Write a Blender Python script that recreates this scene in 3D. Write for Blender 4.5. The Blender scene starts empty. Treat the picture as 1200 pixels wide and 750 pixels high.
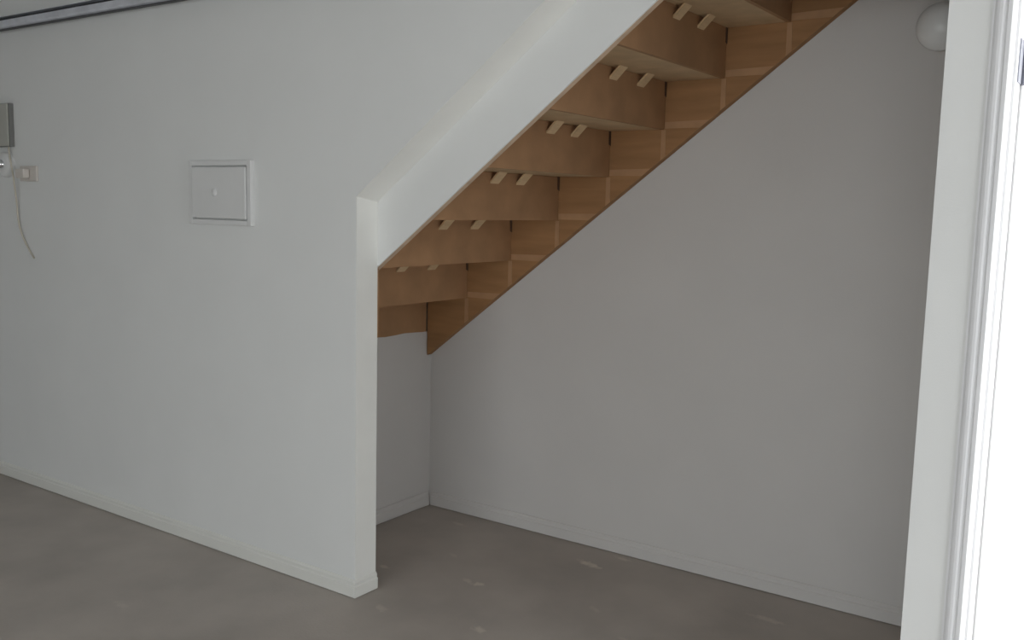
import bpy, bmesh, math, random
from mathutils import Matrix, Vector
random.seed(7)
S = bpy.context.scene
COL = S.collection

# ------------------------------------------------------------------ camera
FW = Vector((-0.56565019, 0.81579946, -0.12046206))
RT = Vector((0.81993005, 0.57198185, 0.02348372))
UP = Vector((-0.08806012, 0.08548689, 0.99244013))
cam = bpy.data.cameras.new('camera')
cam.sensor_width = 36.0
cam.lens = 1099.52 * 36.0 / 1200.0
cam.clip_start = 0.02
camo = bpy.data.objects.new('camera', cam)
COL.objects.link(camo)
camo.matrix_world = Matrix(((RT.x, UP.x, -FW.x, 2.3173), (RT.y, UP.y, -FW.y, -2.378),
                            (RT.z, UP.z, -FW.z, 1.4292), (0, 0, 0, 1)))
S.camera = camo

# ------------------------------------------------------------------ world, light, exposure
S.view_settings.view_transform = 'Standard'
S.view_settings.look = 'None'
S.view_settings.gamma = 1.0
S.view_settings.use_curve_mapping = False
S.view_settings.exposure = 0.10
world = bpy.data.worlds.new('overcast_sky')
S.world = world
world.use_nodes = True
bg = world.node_tree.nodes['Background']
bg.inputs['Color'].default_value = (0.86, 0.93, 1.0, 1)
bg.inputs['Strength'].default_value = 2.0

def area_light(name, loc, target, sx, sy, watts, color):
    l = bpy.data.lights.new(name, 'AREA')
    l.shape = 'RECTANGLE'
    l.size, l.size_y = sx, sy
    l.energy = watts
    l.color = color
    o = bpy.data.objects.new(name, l)
    COL.objects.link(o)
    o.location = loc
    o.rotation_euler = (Vector(target) - Vector(loc)).to_track_quat('-Z', 'Z').to_euler()
    return o

# daylight through the raised garage door in the wall behind the camera ...
GX, YR = 4.9, -6.0
OX0, OX1, OZ = 0.2, 4.6, 2.15
area_light('garage_door_daylight', ((OX0 + OX1) / 2, YR - 0.08, OZ / 2), ((OX0 + OX1) / 2, 0, OZ / 2),
           OX1 - OX0 - 0.1, OZ - 0.1, 38, (0.975, 1.0, 0.985))
# ... and through an added, unseen side opening that brightens the wall end
GY0, GY1, GZ = -2.1, -0.35, 2.12
area_light('added_side_fill', (GX + 0.08, (GY0 + GY1) / 2, GZ / 2), (0, (GY0 + GY1) / 2, GZ / 2),
           GY1 - GY0 - 0.1, GZ - 0.1, 27, (0.97, 0.99, 1.0))
# ... and from an added, unseen window that brightens the open door
VY0, VY1, VZ0, VZ1 = 0.5, 2.3, 0.8, 2.1
area_light('added_window_fill', (GX - 0.05, (VY0 + VY1) / 2, (VZ0 + VZ1) / 2), (0, (VY0 + VY1) / 2, (VZ0 + VZ1) / 2),
           VY1 - VY0 - 0.1, VZ1 - VZ0 - 0.1, 130, (1.0, 1.0, 1.0))

# ------------------------------------------------------------------ materials
def mat(name, color, rough=0.6, var=0.06, scale=6.0, bump=0.0, bump_scale=150.0, metal=0.0,
        stretch=(1, 1, 1), spec=0.4, detail=4.0):
    m = bpy.data.materials.new(name)
    m.use_nodes = True
    nt = m.node_tree
    p = nt.nodes['Principled BSDF']
    p.inputs['Roughness'].default_value = rough
    p.inputs['Metallic'].default_value = metal
    p.inputs['Specular IOR Level'].default_value = spec
    tc = nt.nodes.new('ShaderNodeTexCoord')
    mp = nt.nodes.new('ShaderNodeMapping')
    mp.inputs['Scale'].default_value = stretch
    nt.links.new(tc.outputs['Object'], mp.inputs['Vector'])
    n = nt.nodes.new('ShaderNodeTexNoise')
    n.inputs['Scale'].default_value = scale
    n.inputs['Detail'].default_value = detail
    nt.links.new(mp.outputs['Vector'], n.inputs['Vector'])
    r = nt.nodes.new('ShaderNodeValToRGB')
    r.color_ramp.elements[0].position = 0.3
    r.color_ramp.elements[1].position = 0.7
    r.color_ramp.elements[0].color = tuple(c * (1 - var) for c in color) + (1,)
    r.color_ramp.elements[1].color = tuple(min(1, c * (1 + var)) for c in color) + (1,)
    nt.links.new(n.outputs['Fac'], r.inputs['Fac'])
    nt.links.new(r.outputs['Color'], p.inputs['Base Color'])
    if bump:
        n2 = nt.nodes.new('ShaderNodeTexNoise')
        n2.inputs['Scale'].default_value = bump_scale
        nt.links.new(mp.outputs['Vector'], n2.inputs['Vector'])
        b = nt.nodes.new('ShaderNodeBump')
        b.inputs['Strength'].default_value = bump
        b.inputs['Distance'].default_value = 0.002
        nt.links.new(n2.outputs['Fac'], b.inputs['Height'])
        nt.links.new(b.outputs['Normal'], p.inputs['Normal'])
    return m

M = {}
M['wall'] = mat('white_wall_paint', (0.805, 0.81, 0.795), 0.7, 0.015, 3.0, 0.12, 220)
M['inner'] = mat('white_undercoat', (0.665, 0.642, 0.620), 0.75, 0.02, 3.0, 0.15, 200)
M['trim'] = mat('cream_trim_paint', (0.79, 0.785, 0.74), 0.4, 0.02, 5.0)
M['ceil'] = mat('ceiling_paint', (0.82, 0.82, 0.82), 0.8, 0.01)
M['riser'] = mat('brown_particleboard', (0.41, 0.232, 0.118), 0.75, 0.10, 9.0, 0.25, 260)
M['tread'] = mat('tan_particleboard', (0.62, 0.45, 0.265), 0.75, 0.09, 12.0, 0.25, 260)
M['stringer'] = mat('raw_stringer_timber', (0.36, 0.19, 0.082), 0.7, 0.13, 7.0, 0.15, 120, stretch=(0.5, 4, 4))
M['wedge'] = mat('orange_wedge_timber', (0.45, 0.26, 0.135), 0.7, 0.10, 14.0)
M['edge'] = mat('paint_smeared_timber', (0.60, 0.44, 0.31), 0.7, 0.12, 25.0)
M['block'] = mat('pale_pine', (0.74, 0.54, 0.32), 0.7, 0.08, 20.0, stretch=(1, 1, 6))
M['steel'] = mat('galvanised_steel', (0.74, 0.76, 0.82), 0.4, 0.10, 14.0, metal=0.45)
M['dark'] = mat('rail_shade', (0.05, 0.05, 0.055), 0.5, 0.1)  # painted shade for the slot and underside of the rail
M['darkgrey'] = mat('dark_grey_plastic', (0.20, 0.20, 0.19), 0.5, 0.05)
M['plastic'] = mat('white_plastic', (0.75, 0.75, 0.74), 0.4, 0.02)
M['greybox'] = mat('grey_beige_plastic', (0.46, 0.455, 0.41), 0.5, 0.04)
M['ivory'] = mat('ivory_plastic', (0.68, 0.63, 0.58), 0.4, 0.02)
M['cord'] = mat('beige_cord', (0.60, 0.55, 0.46), 0.5, 0.03)
M['chrome'] = mat('bright_chrome', (0.85, 0.86, 0.88), 0.18, 0.02, metal=1.0)
M['opal'] = mat('opal_glass', (0.86, 0.87, 0.86), 0.25, 0.01)
M['door'] = mat('white_gloss_door_paint', (0.88, 0.88, 0.88), 0.35, 0.01)
M['lining'] = mat('cream_lining_paint', (0.86, 0.855, 0.815), 0.5, 0.02)
M['jointshade'] = mat('joint_shade', (0.09, 0.05, 0.03), 0.6, 0.1)  # painted shade for the riser joints
M['frame'] = mat('white_frame_paint', (0.80, 0.80, 0.81), 0.45, 0.01)
M['hinge'] = mat('zinc_hinge', (0.30, 0.31, 0.36), 0.45, 0.05, metal=0.6)
M['drive'] = mat('driveway_concrete', (0.45, 0.44, 0.42), 0.9, 0.1)

def concrete_floor():
    m = mat('bare_concrete', (0.465, 0.42, 0.378), 0.85, 0.14, 2.3, 0.3, 90, detail=8)
    nt = m.node_tree
    N, L = nt.nodes, nt.links
    p = N['Principled BSDF']
    base = p.inputs['Base Color'].links[0].from_socket
    tc = next(n for n in N if n.type == 'TEX_COORD')
    # plaster splashes and scuffs: each a small ragged spot at its own place on the slab
    spots = [(0.513, 0.811, 0.055, 0.020, 0.9), (0.234, 0.371, 0.03, 0.014, 0.5), (0.289, 0.373, 0.022, 0.018, 0.8),
             (0.517, 0.065, 0.028, 0.020, 0.75), (-0.115, 0.281, 0.028, 0.013, 0.6), (0.595, 0.947, 0.05, 0.012, 0.6),
             (0.142, -0.012, 0.035, 0.018, 0.45), (1.276, 0.755, 0.06, 0.018, 0.5), (0.02, 0.55, 0.03, 0.012, 0.3),
             (-0.19, 0.86, 0.04, 0.015, 0.35), (0.75, 0.45, 0.03, 0.012, 0.3), (0.95, 0.30, 0.035, 0.012, 0.3),
             (-0.6, -0.55, 0.05, 0.02, 0.25), (0.1, -0.4, 0.03, 0.012, 0.25)]
    nz = N.new('ShaderNodeTexNoise')
    nz.inputs['Scale'].default_value = 38
    nz.inputs['Detail'].default_value = 5
    L.new(tc.outputs['Object'], nz.inputs['Vector'])
    prev = None
    for (x, y, a, b, s) in spots:
        mp = N.new('ShaderNodeMapping')
        mp.vector_type = 'TEXTURE'
        mp.inputs['Location'].default_value = (x, y, 0)
        mp.inputs['Rotation'].default_value = (0, 0, random.uniform(-0.5, 0.3))
        mp.inputs['Scale'].default_value = (a, b, 1)
        L.new(tc.outputs['Object'], mp.inputs['Vector'])
        ln = N.new('ShaderNodeVectorMath')
        ln.operation = 'LENGTH'
        L.new(mp.outputs['Vector'], ln.inputs[0])
        ad = N.new('ShaderNodeMath')
        ad.operation = 'MULTIPLY_ADD'
        ad.inputs[1].default_value = 2.4
        L.new(nz.outputs['Fac'], ad.inputs[0])
        L.new(ln.outputs['Value'], ad.inputs[2])
        mr = N.new('ShaderNodeMapRange')
        mr.inputs['From Min'].default_value = 2.4
        mr.inputs['From Max'].default_value = 1.6
        mr.inputs['To Min'].default_value = 0
        mr.inputs['To Max'].default_value = s
        L.new(ad.outputs[0], mr.inputs['Value'])
        if prev is None:
            prev = mr.outputs['Result']
        else:
            mx = N.new('ShaderNodeMath')
            mx.operation = 'MAXIMUM'
            L.new(prev, mx.inputs[0])
            L.new(mr.outputs['Result'], mx.inputs[1])
            prev = mx.outputs[0]
    mix = N.new('ShaderNodeMix')
    mix.data_type = 'RGBA'
    L.new(prev, mix.inputs['Factor'])
    L.new(base, mix.inputs['A'])
    mix.inputs['B'].default_value = (0.66, 0.60, 0.52, 1)
    L.new(mix.outputs['Result'], p.inputs['Base Color'])
    return m
M['floor'] = concrete_floor()

# ------------------------------------------------------------------ mesh helpers
def link(name, me, m, parent=None, loc=None):
    me.materials.clear()
    me.materials.append(M[m])
    o = bpy.data.objects.new(name, me)
    COL.objects.link(o)
    if loc is not None:
        o.location = loc
    if parent is not None:
        o.parent = parent
    return o

def finish(bm, name, bevel=0.0, seg=2):
    bmesh.ops.recalc_face_normals(bm, faces=bm.faces)
    if bevel:
        es = [e for e in bm.edges if len(e.link_faces) == 2 and e.calc_face_angle(0) > 0.5]
        bmesh.ops.bevel(bm, geom=es, offset=bevel, segments=seg, profile=0.5, affect='EDGES')
    me = bpy.data.meshes.new(name)
    bm.to_mesh(me)
    bm.free()
    return me

def add_box(bm, a, b):
    vs = [bm.verts.new((x, y, z)) for x in (a[0], b[0]) for y in (a[1], b[1]) for z in (a[2], b[2])]
    for q in ((0, 1, 3, 2), (4, 6, 7, 5), (0, 4, 5, 1), (2, 3, 7, 6), (0, 2, 6, 4), (1, 5, 7, 3)):
        bm.faces.new([vs[i] for i in q])

def box(name, a, b, m, parent=None, bevel=0.0):
    bm = bmesh.new()
    add_box(bm, a, b)
    return link(name, finish(bm, name, bevel), m, parent)

def boxes(name, lst, m, parent=None, bevel=0.0):
    bm = bmesh.new()
    for a, b in lst:
        add_box(bm, a, b)
    return link(name, finish(bm, name, bevel), m, parent)

def add_prism(bm, pts, axis, lo, hi):
    """pts: 2-D outline; axis: the extrusion axis (0 x, 1 y, 2 z)"""
    def mk(p, h):
        return {0: (h, p[0], p[1]), 1: (p[0], h, p[1]), 2: (p[0], p[1], h)}[axis]
    A = [bm.verts.new(mk(p, lo)) for p in pts]
    B = [bm.verts.new(mk(p, hi)) for p in pts]
    bm.faces.new(A)
    bm.faces.new(B[::-1])
    n = len(pts)
    for i in range(n):
        bm.faces.new([A[i], B[i], B[(i + 1) % n], A[(i + 1) % n]])

def prism(name, pts, axis, lo, hi, m, parent=None, bevel=0.0):
    bm = bmesh.new()
    add_prism(bm, pts, axis, lo, hi)
    return link(name, finish(bm, name, bevel), m, parent)

def lathe(name, prof, m, parent=None, loc=(0, 0, 0), rot=(0, 0, 0), n=32):
    """prof: (radius, height) pairs about local z"""
    bm = bmesh.new()
    rings = []
    for r, z in prof:
        if r < 1e-6:
            rings.append([bm.verts.new((0, 0, z))])
        else:
            rings.append([bm.verts.new((r * math.cos(2 * math.pi * i / n), r * math.sin(2 * math.pi * i / n), z))
                          for i in range(n)])
    for p, q in zip(rings[:-1], rings[1:]):
        for i in range(n):
            j = (i + 1) % n
            vs = [p[i % len(p)], p[j % len(p)], q[j % len(q)], q[i % len(q)]]
            u = []
            for v in vs:
                if v not in u:
                    u.append(v)
            if len(u) > 2:
                bm.faces.new(u)
    me = finish(bm, name)
    for f in me.polygons:
        f.use_smooth = True
    o = link(name, me, m, parent, loc)
    o.rotation_euler = rot
    return o

def tube(name, pts, r, m, parent=None, n=8):
    cu = bpy.data.curves.new(name + '_path', 'CURVE')
    cu.dimensions = '3D'
    cu.bevel_depth = r
    cu.bevel_resolution = 3
    cu.use_fill_caps = True
    sp = cu.splines.new('NURBS')
    sp.points.add(len(pts) - 1)
    for p, c in zip(sp.points, pts):
        p.co = (*c, 1)
    sp.order_u = 4
    sp.use_endpoint_u = True
    sp.resolution_u = 8
    t = bpy.data.objects.new('tmp', cu)
    COL.objects.link(t)
    dg = bpy.context.evaluated_depsgraph_get()
    me = bpy.data.meshes.new_from_object(t.evaluated_get(dg))
    bpy.data.objects.remove(t)
    bpy.data.curves.remove(cu)
    for f in me.polygons:
        f.use_smooth = True
    return link(name, me, m, parent)

def empty(name, loc=(0, 0, 0)):
    o = bpy.data.objects.new(name, None)
    COL.objects.link(o)
    o.location = loc
    o.empty_display_size = 0.1
    return o

def tag(o, label, cat, group=None):
    o['label'] = label
    o['category'] = cat
    if group:
        o['group'] = group
    return o

def struct(o, label, cat):
    o['kind'] = 'structure'
    o['label'] = label
    o['category'] = cat
    return o

# ------------------------------------------------------------------ dimensions of the place
T = 0.1062            # thickness of the wall beside the stair
W = 0.9964            # plane of the wall behind the stair
XB = -0.481           # end panel under the lowest visible riser
RISE, GO = 0.18, 0.2351
SL = RISE / GO
H1, H2 = 1.4508, 1.1998   # wall edge and stringer edge above the end of the wall
ZLOW = 1.0944
X0, Z1 = -0.4874 + 0.006, 1.0147
CEIL = 2.44
ZHEAD = 2.075         # underside of the unseen wall head, added to shade the back wall
XJ = 1.861            # where the wall resumes to the right of the recess
XL = -4.6

# ------------------------------------------------------------------ setting
struct(box('floor', (XL - 0.1, YR - 0.1, -0.12), (GX, 3.0, 0.0), 'floor'),
       'bare grey concrete floor with pale plaster splashes', 'floor')
struct(box('driveway', (-8, -14, -0.16), (12, YR - 0.1, -0.04), 'drive'), 'concrete driveway outside the garage opening', 'driveway')
struct(box('added_side_path', (GX, YR - 0.1, -0.16), (12, 3, -0.04), 'drive'), 'added concrete path outside the added side opening', 'path')
struct(box('ceiling', (XL - 0.1, YR - 0.1, CEIL), (GX + 0.1, 3.0, CEIL + 0.15), 'ceil'),
       'flat white garage ceiling', 'ceiling')
# wall beside the stair, with its raked upper edge and the added shading head
struct(prism('wall_front', [(XL, 0), (0, 0), (0, H1), ((ZHEAD - H1) / SL, ZHEAD), (XJ - 0.0005, ZHEAD), (XJ - 0.0005, CEIL), (XL, CEIL)], 1, 0, T, 'wall', bevel=0.002),
       'white plastered wall beside the stair with a raked end above the recess', 'wall')
# cream lining boards on the end of that wall and under its raked edge
struct(box('trim_1', (0.0003, 0.0, 0.066), (0.003, T, H1 - 0.004), 'lining'), 'thin cream lining board on the end of the left wall', 'trim')
bm = bmesh.new()
xe = (ZHEAD - H1) / SL
ring = []
for x in (0.0, xe):
    z = H1 + SL * x - 0.0005
    ring.append([bm.verts.new((x, 0, z)), bm.verts.new((x, 0, z - 0.003)), bm.verts.new((x, T, z - 0.021)), bm.verts.new((x, T, z))])
for i in range(4):
    bm.faces.new([ring[0][i], ring[0][(i + 1) % 4], ring[1][(i + 1) % 4], ring[1][i]])
bm.faces.new(ring[0])
bm.faces.new(ring[1][::-1])
struct(link('trim_2', finish(bm, 'trim_2'), 'lining'), 'raked cream lining board under the sloping edge of the left wall', 'trim')
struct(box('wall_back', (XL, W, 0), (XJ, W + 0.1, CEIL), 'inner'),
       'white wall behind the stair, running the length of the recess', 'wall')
# end panel: its top edge is left ragged
pts = [(T, 0), (W, 0)]
for i in range(15):
    y = W - (W - T) * i / 14
    pts.append((y, 0.842 + random.uniform(-0.004, 0.004)))
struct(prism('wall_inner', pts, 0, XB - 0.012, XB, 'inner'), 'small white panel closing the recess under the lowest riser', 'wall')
# wall to the right of the recess: stub, head and the rest beyond the doorway
DX0, DX1, DZ = 1.953, 2.86, 2.07
struct(boxes('wall_right', [((XJ, 0, 0), (DX0, 2.6, CEIL)), ((DX0, 0, DZ), (DX1, 0.1, CEIL)), ((DX1, 0, 0), (GX, 0.1, CEIL))], 'wall'),
       'white wall stub standing right of the recess, next to the bright doorway', 'wall')
struct(boxes('wall_beyond', [((DX0, 2.6, 0), (GX, 2.7, CEIL)), ((GX - 0.1, 0.1, 0), (GX, VY0, CEIL)), ((GX - 0.1, VY1, 0), (GX, 2.6, CEIL)),
                              ((GX - 0.1, VY0, 0), (GX, VY1, VZ0)), ((GX - 0.1, VY0, VZ1), (GX, VY1, CEIL))], 'wall'),
       'plain walls of the room beyond the doorway', 'wall')
struct(box('wall_left', (XL - 0.1, YR, 0), (XL, W + 0.1, CEIL), 'wall'), 'far left white wall of the garage', 'wall')
struct(boxes('wall_rear', [((XL, YR - 0.1, 0), (OX0, YR, CEIL)), ((OX1, YR - 0.1, 0), (GX, YR, CEIL)), ((OX0, YR - 0.1, OZ), (OX1, YR, CEIL))], 'wall'),
       'white rear wall of the garage around the raised garage door', 'wall')
struct(boxes('wall_opening', [((GX, YR, 0), (GX + 0.1, GY0, CEIL)), ((GX, GY1, 0), (GX + 0.1, 0.1, CEIL)),
                              ((GX, GY0, GZ), (GX + 0.1, GY1, CEIL))], 'wall'),
       'white side wall of the garage around the added side opening', 'wall')

# skirting boards: stepped profile, mitred round the wall end
def skirting(name, path, m, label):
    """path: list of (x, y, nx, ny) with the mitre offset direction at every corner"""
    prof = [(0.0, 0.003), (0.014, 0.003), (0.014, 0.043), (0.010, 0.047), (0.010, 0.058), (0.005, 0.066), (0.0, 0.066)]
    bm = bmesh.new()
    rings = []
    for (x, y, nx, ny) in path:
        rings.append([bm.verts.new((x + nx * d, y + ny * d, z)) for d, z in prof])
    for a, b in zip(rings[:-1], rings[1:]):
        for i in range(len(prof)):
            j = (i + 1) % len(prof)
            bm.faces.new([a[i], a[j], b[j], b[i]])
    bm.faces.new(rings[0])
    bm.faces.new(rings[-1][::-1])
    o = link(name, finish(bm, name), m)
    return struct(o, label, 'skirting board')
skirting('baseboard_front', [(XL, 0, 0, -1), (0, 0, 1, -1), (0, T, 1, 0)], 'trim',
         'cream skirting board along the left wall, turned round the wall end')
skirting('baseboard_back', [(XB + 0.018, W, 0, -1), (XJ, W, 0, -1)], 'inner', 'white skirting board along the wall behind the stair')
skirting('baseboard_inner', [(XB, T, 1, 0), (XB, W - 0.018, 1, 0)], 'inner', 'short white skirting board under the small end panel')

# doorway at the right: frame, stop, hinges and the leaf swung away from us
door = empty('door_1', (1.995, 0.19, 0))
struct(door, 'white gloss door standing open in the doorway at the right edge', 'door')
def part(name, a, b, m, parent, bevel=0.0):
    o = door.location
    return box(name, tuple(a[i] - o[i] for i in range(3)), tuple(b[i] - o[i] for i in range(3)), m, parent, bevel)
o = door.location
fr = [(1.953, -0.004), (1.957, -0.004), (1.962, -0.008), (1.968, -0.010), (1.974, -0.010), (1.978, -0.007), (1.982, -0.007), (1.985, -0.010), (1.993, -0.010), (1.995, -0.008),
      (1.995, 0.06), (2.001, 0.062), (2.001, 0.085), (1.995, 0.087), (1.995, 0.19), (1.953, 0.19)]
prism('frame', [(x - o.x, y - o.y) for x, y in fr], 2, 0, DZ, 'frame', door)
mirror = [(4.813 - x - o.x, y - o.y) for x, y in fr][::-1]
prism('frame', mirror, 2, 0, DZ, 'frame', door)
part('frame', (1.995, -0.013, DZ - 0.042), (2.818, 0.19, DZ), 'frame', door)
leaf = prism('leaf', [(0.0, 0.0), (0.80, 0.0), (0.80, 0.038), (0.0, 0.038)], 2, 0.008, DZ - 0.046, 'door', door, 0.002)
leaf.location = (0.006, 0.004, 0)
leaf.rotation_euler.z = math.radians(76)
for z in (0.22, 1.745):
    hg = boxes('hinge', [((0.0, -0.055, z), (0.003, 0.0, z + 0.10))], 'hinge', door)
    bm = bmesh.new()
    bmesh.ops.create_cone(bm, cap_ends=True, segments=14, radius1=0.006, radius2=0.006, depth=0.104,
                          matrix=Matrix.Translation((0.007, 0.002, z + 0.05)))
    link('hinge_pin', finish(bm, 'hinge_pin'), 'hinge', hg)

# ------------------------------------------------------------------ staircase seen from below
stair = empty('staircase', (0, 0, 0))
tag(stair, 'raw brown timber staircase with closed risers, seen from underneath above the recess', 'staircase')
NST = 9
ys0, ys1 = T + 0.030, W - 0.035          # inner faces of the two stringers
def line_poly(zlo, zhi, xa, xb):
    """raked board between two parallel lines, plumb cut at both ends, clipped under the ceiling"""
    zc = CEIL - 0.004
    P = [(xa, zlo + SL * xa), (min(xb, (zc - zlo) / SL), min(zc, zlo + SL * xb))]
    if zlo + SL * xb > zc:
        pass
    else:
        P.append((xb, min(zc, zhi + SL * xb)))
    if zhi + SL * xb > zc:
        P.append(((zc - zhi) / SL, zc))
    P.append((xa, zhi + SL * xa))
    return P
XE = 1.75
near = prism('stringer', line_poly(H2, H2 + 0.36, -0.46, XE), 1, T + 0.007, T + 0.030, 'edge', stair)
fac = prism('painted_face', line_poly(H2 + 0.001, H2 + 0.36, -0.46, XE), 1, T + 0.0005, T + 0.007, 'wall', near)
fac['label'] = 'white painted outer face of the stringer'
box('end_strip', (-0.03, T + 0.0005, 0.945), (0.002, T + 0.007, 1.195), 'wedge', near)
far = prism('stringer', line_poly(ZLOW, ZLOW + 0.40, XB + 0.003, XE), 1, W - 0.035, W - 0.0005, 'stringer', stair, 0.0015)
blk_me = None
CLEATS = {1: (0.51, 0.706), 2: (0.49, 0.695), 3: (0.503, 0.674), 4: (0.516, 0.682), 5: (0.541, 0.747), 6: (0.529, 0.724), 7: (0.53, 0.71)}
for k in range(NST):
    xk, zk = X0 + k * GO, Z1 + k * RISE
    if zk < CEIL - 0.04:
        # tread: runs from its nosing over riser k to the foot of riser k+1
        nm = box('tread', (xk - 0.04, ys0 + 0.001, zk), (xk + GO - 0.0165, ys1 - 0.001, zk + 0.025), 'tread', stair, 0.002)
    zb = zk - RISE - 0.0
    if k == 0:
        zb = 0.80
    # riser, a hair short of the far stringer: the shade of the joint is painted on
    if zk - 0.05 < CEIL:
        zt, ye = min(zk - 0.001, CEIL - 0.004), ys1 - 0.003
        prism('riser', [(ys0 + 0.001, zb), (ye, zb), (ye, zt), (ys0 + 0.001, zt)],
              0, xk - 0.016, xk, 'riser', stair)
        if 0 < k:  # dark strip stands in for the shaded gap at the riser end
            prism('joint_shade_strip', [(ye - 0.009, zt - 0.052), (ye + 0.003, zt - 0.057), (ye + 0.003, zt), (ye - 0.013, zt)],
                  0, xk, xk + 0.0025, 'jointshade', stair)
    # routed housings of the far stringer, filled with wedges that run out to its lower edge
    xn = xk + GO
    if zk + 0.03 < CEIL:
        y0, y1 = ys1 - 0.0025, ys1 + 0.004
        zl = lambda x: ZLOW + SL * x
        xl = lambda z: (z - ZLOW) / SL
        xa = xn + 0.002
        prism('wedge', [(xa, zk + 0.004), (xl(zk + 0.004) - 0.002, zk + 0.004), (xl(zk + 0.032) - 0.002, zk + 0.032), (xa, zk + 0.028)], 1, y0, y1, 'wedge', far)
        prism('wedge', [(xn - 0.012, zl(xn - 0.012) + 0.002), (xn + 0.008, zl(xn + 0.008) + 0.002), (xn + 0.006, zk - 0.002), (xn - 0.012, zk - 0.002)], 1, y0, y1, 'wedge', far)
    # two slanting pine cleats across the corner of riser and tread
    if 0 < k and zk < CEIL - 0.04:
        for yb in CLEATS[min(k, 7)]:
            if blk_me is None:
                bm = bmesh.new()
                add_prism(bm, [(0.043, 0), (0.0, -0.043), (0.0, -0.034), (0.034, 0)], 1, -0.026, 0.026)
                blk_me = finish(bm, 'cleat')
            b_ = link('cleat', blk_me, 'block', stair, (xk + 0.0005, yb, zk - 0.0005))
            b_.rotation_euler.z = random.uniform(-0.04, 0.04)

# ------------------------------------------------------------------ distribution board on the left wall
bx0, bx1, bz0, bz1 = -0.905, -0.531, 1.330, 1.578
eb = empty('distribution_board', ((bx0 + bx1) / 2, 0, bz0))
tag(eb, 'flat square white distribution board cover on the left wall', 'electrical panel')
w2, h = (bx1 - bx0) / 2, bz1 - bz0
boxes('frame', [((-w2, -0.018, 0), (-w2 + 0.022, 0, h)), ((w2 - 0.022, -0.018, 0), (w2, 0, h)),
                ((-w2 + 0.022, -0.018, 0), (w2 - 0.022, 0, 0.02)), ((-w2 + 0.022, -0.018, h - 0.02), (w2 - 0.022, 0, h))],
      'plastic', eb, 0.002)
box('door', (-w2 + 0.026, -0.022, 0.025), (w2 - 0.026, -0.003, h - 0.025), 'plastic', eb, 0.003)
lathe('finger_pull', [(0, 0.006), (0.010, 0.006), (0.014, 0.003), (0.015, 0)], 'plastic', eb, (-0.02, -0.022, h * 0.5), (math.pi / 2, 0, 0), 20)

# ------------------------------------------------------------------ garage door rail along the top of the left wall
rail = empty('garage_door_rail', (0, -0.05, 2.19))
tag(rail, 'galvanised steel garage door rail along the top of the left wall', 'rail')
sec = [(0.016, 0.054), (-0.010, 0.056), (-0.010, 0.0545), (0.0135, 0.0525), (0.0135, 0.012), (0.010, 0.004), (0.002, 0.0015),
       (-0.008, 0.002), (-0.0165, 0.007), (-0.0195, 0.014), (-0.0195, 0.034), (-0.022, 0.035), (-0.0225, 0.013), (-0.018, 0.005),
       (-0.009, -0.001), (0.003, -0.001), (0.012, 0.002), (0.016, 0.010)]
prism('track', sec, 0, XL + 0.3, GX - 0.25, 'steel', rail)
box('slot_shade', (XL + 0.3, 0.0095, 0.014), (GX - 0.25, 0.0132, 0.052), 'dark', rail)  # dark sheet stands in for the shade inside the track slot
box('edge_shade', (XL + 0.3, -0.014, -0.0035), (GX - 0.25, 0.012, -0.0012), 'dark', rail)  # dark strip stands in for the shadow line under the track
for x in (-3.5, 0.35, 3.4):
    boxes('bracket', [((x, 0.016, 0.0), (x + 0.035, 0.0495, 0.004)), ((x, 0.0465, -0.03), (x + 0.035, 0.0495, 0.09))], 'steel', rail)

# ------------------------------------------------------------------ small electrical things at the left edge
cb = empty('control_box', (-2.40, 0, 1.655))
tag(cb, 'grey beige control box on the wall at the left edge', 'control box')
box('body', (-0.12, -0.022, 0.0), (0.146, 0, 0.205), 'darkgrey', cb, 0.003)  # evenly dark grey body, rimming the lighter lid
box('lid', (-0.118, -0.030, 0.003), (0.140, -0.0222, 0.202), 'greybox', cb, 0.003)

bn = empty('push_button', (-2.325, 0, 1.572))
tag(bn, 'round white push button with a shiny cap, just below the control box', 'button')
lathe('base', [(0.0, 0.03), (0.045, 0.03), (0.058, 0.022), (0.062, 0.008), (0.062, 0)], 'plastic', bn, (0, 0, 0), (math.pi / 2, 0, 0))
lathe('cap', [(0.0, 0.052), (0.012, 0.05), (0.020, 0.042), (0.022, 0.0305)], 'chrome', bn, (0, 0, 0), (math.pi / 2, 0, 0))

sk = empty('wall_socket', (-2.125, 0, 1.528))
tag(sk, 'small ivory wall socket beside the hanging cord', 'socket')
box('plate', (-0.075, -0.012, -0.036), (0.075, 0, 0.036), 'ivory', sk, 0.004)
box('plug', (-0.055, -0.045, -0.022), (0.02, -0.0125, 0.022), 'ivory', sk, 0.006)

cd = tube('hanging_cord', [(-2.29, -0.012, 1.655), (-2.27, -0.02, 1.60), (-2.225, -0.03, 1.54), (-2.215, -0.03, 1.46), (-2.225, -0.015, 1.38),
                           (-2.24, -0.008, 1.30), (-2.20, -0.008, 1.22), (-2.14, -0.008, 1.16), (-2.105, -0.008, 1.13)], 0.004, 'cord')
tag(cd, 'thin beige cord hanging loose down the wall from the control box', 'cord')

# ------------------------------------------------------------------ round lamp on the wall behind the stair
lp = empty('wall_lamp', (1.66, W, 2.035))
tag(lp, 'round opal wall lamp high on the wall behind the stair, half hidden at right', 'lamp')
lathe('base', [(0.0, 0.012), (0.066, 0.012), (0.068, 0.010), (0.068, 0)], 'plastic', lp, (0, 0, 0), (math.pi / 2, 0, 0))
lathe('globe', [(0.0, 0.105), (0.03, 0.101), (0.058, 0.084), (0.074, 0.060), (0.078, 0.040), (0.074, 0.024), (0.066, 0.0125)], 'opal', lp, (0, 0, 0), (math.pi / 2, 0, 0))
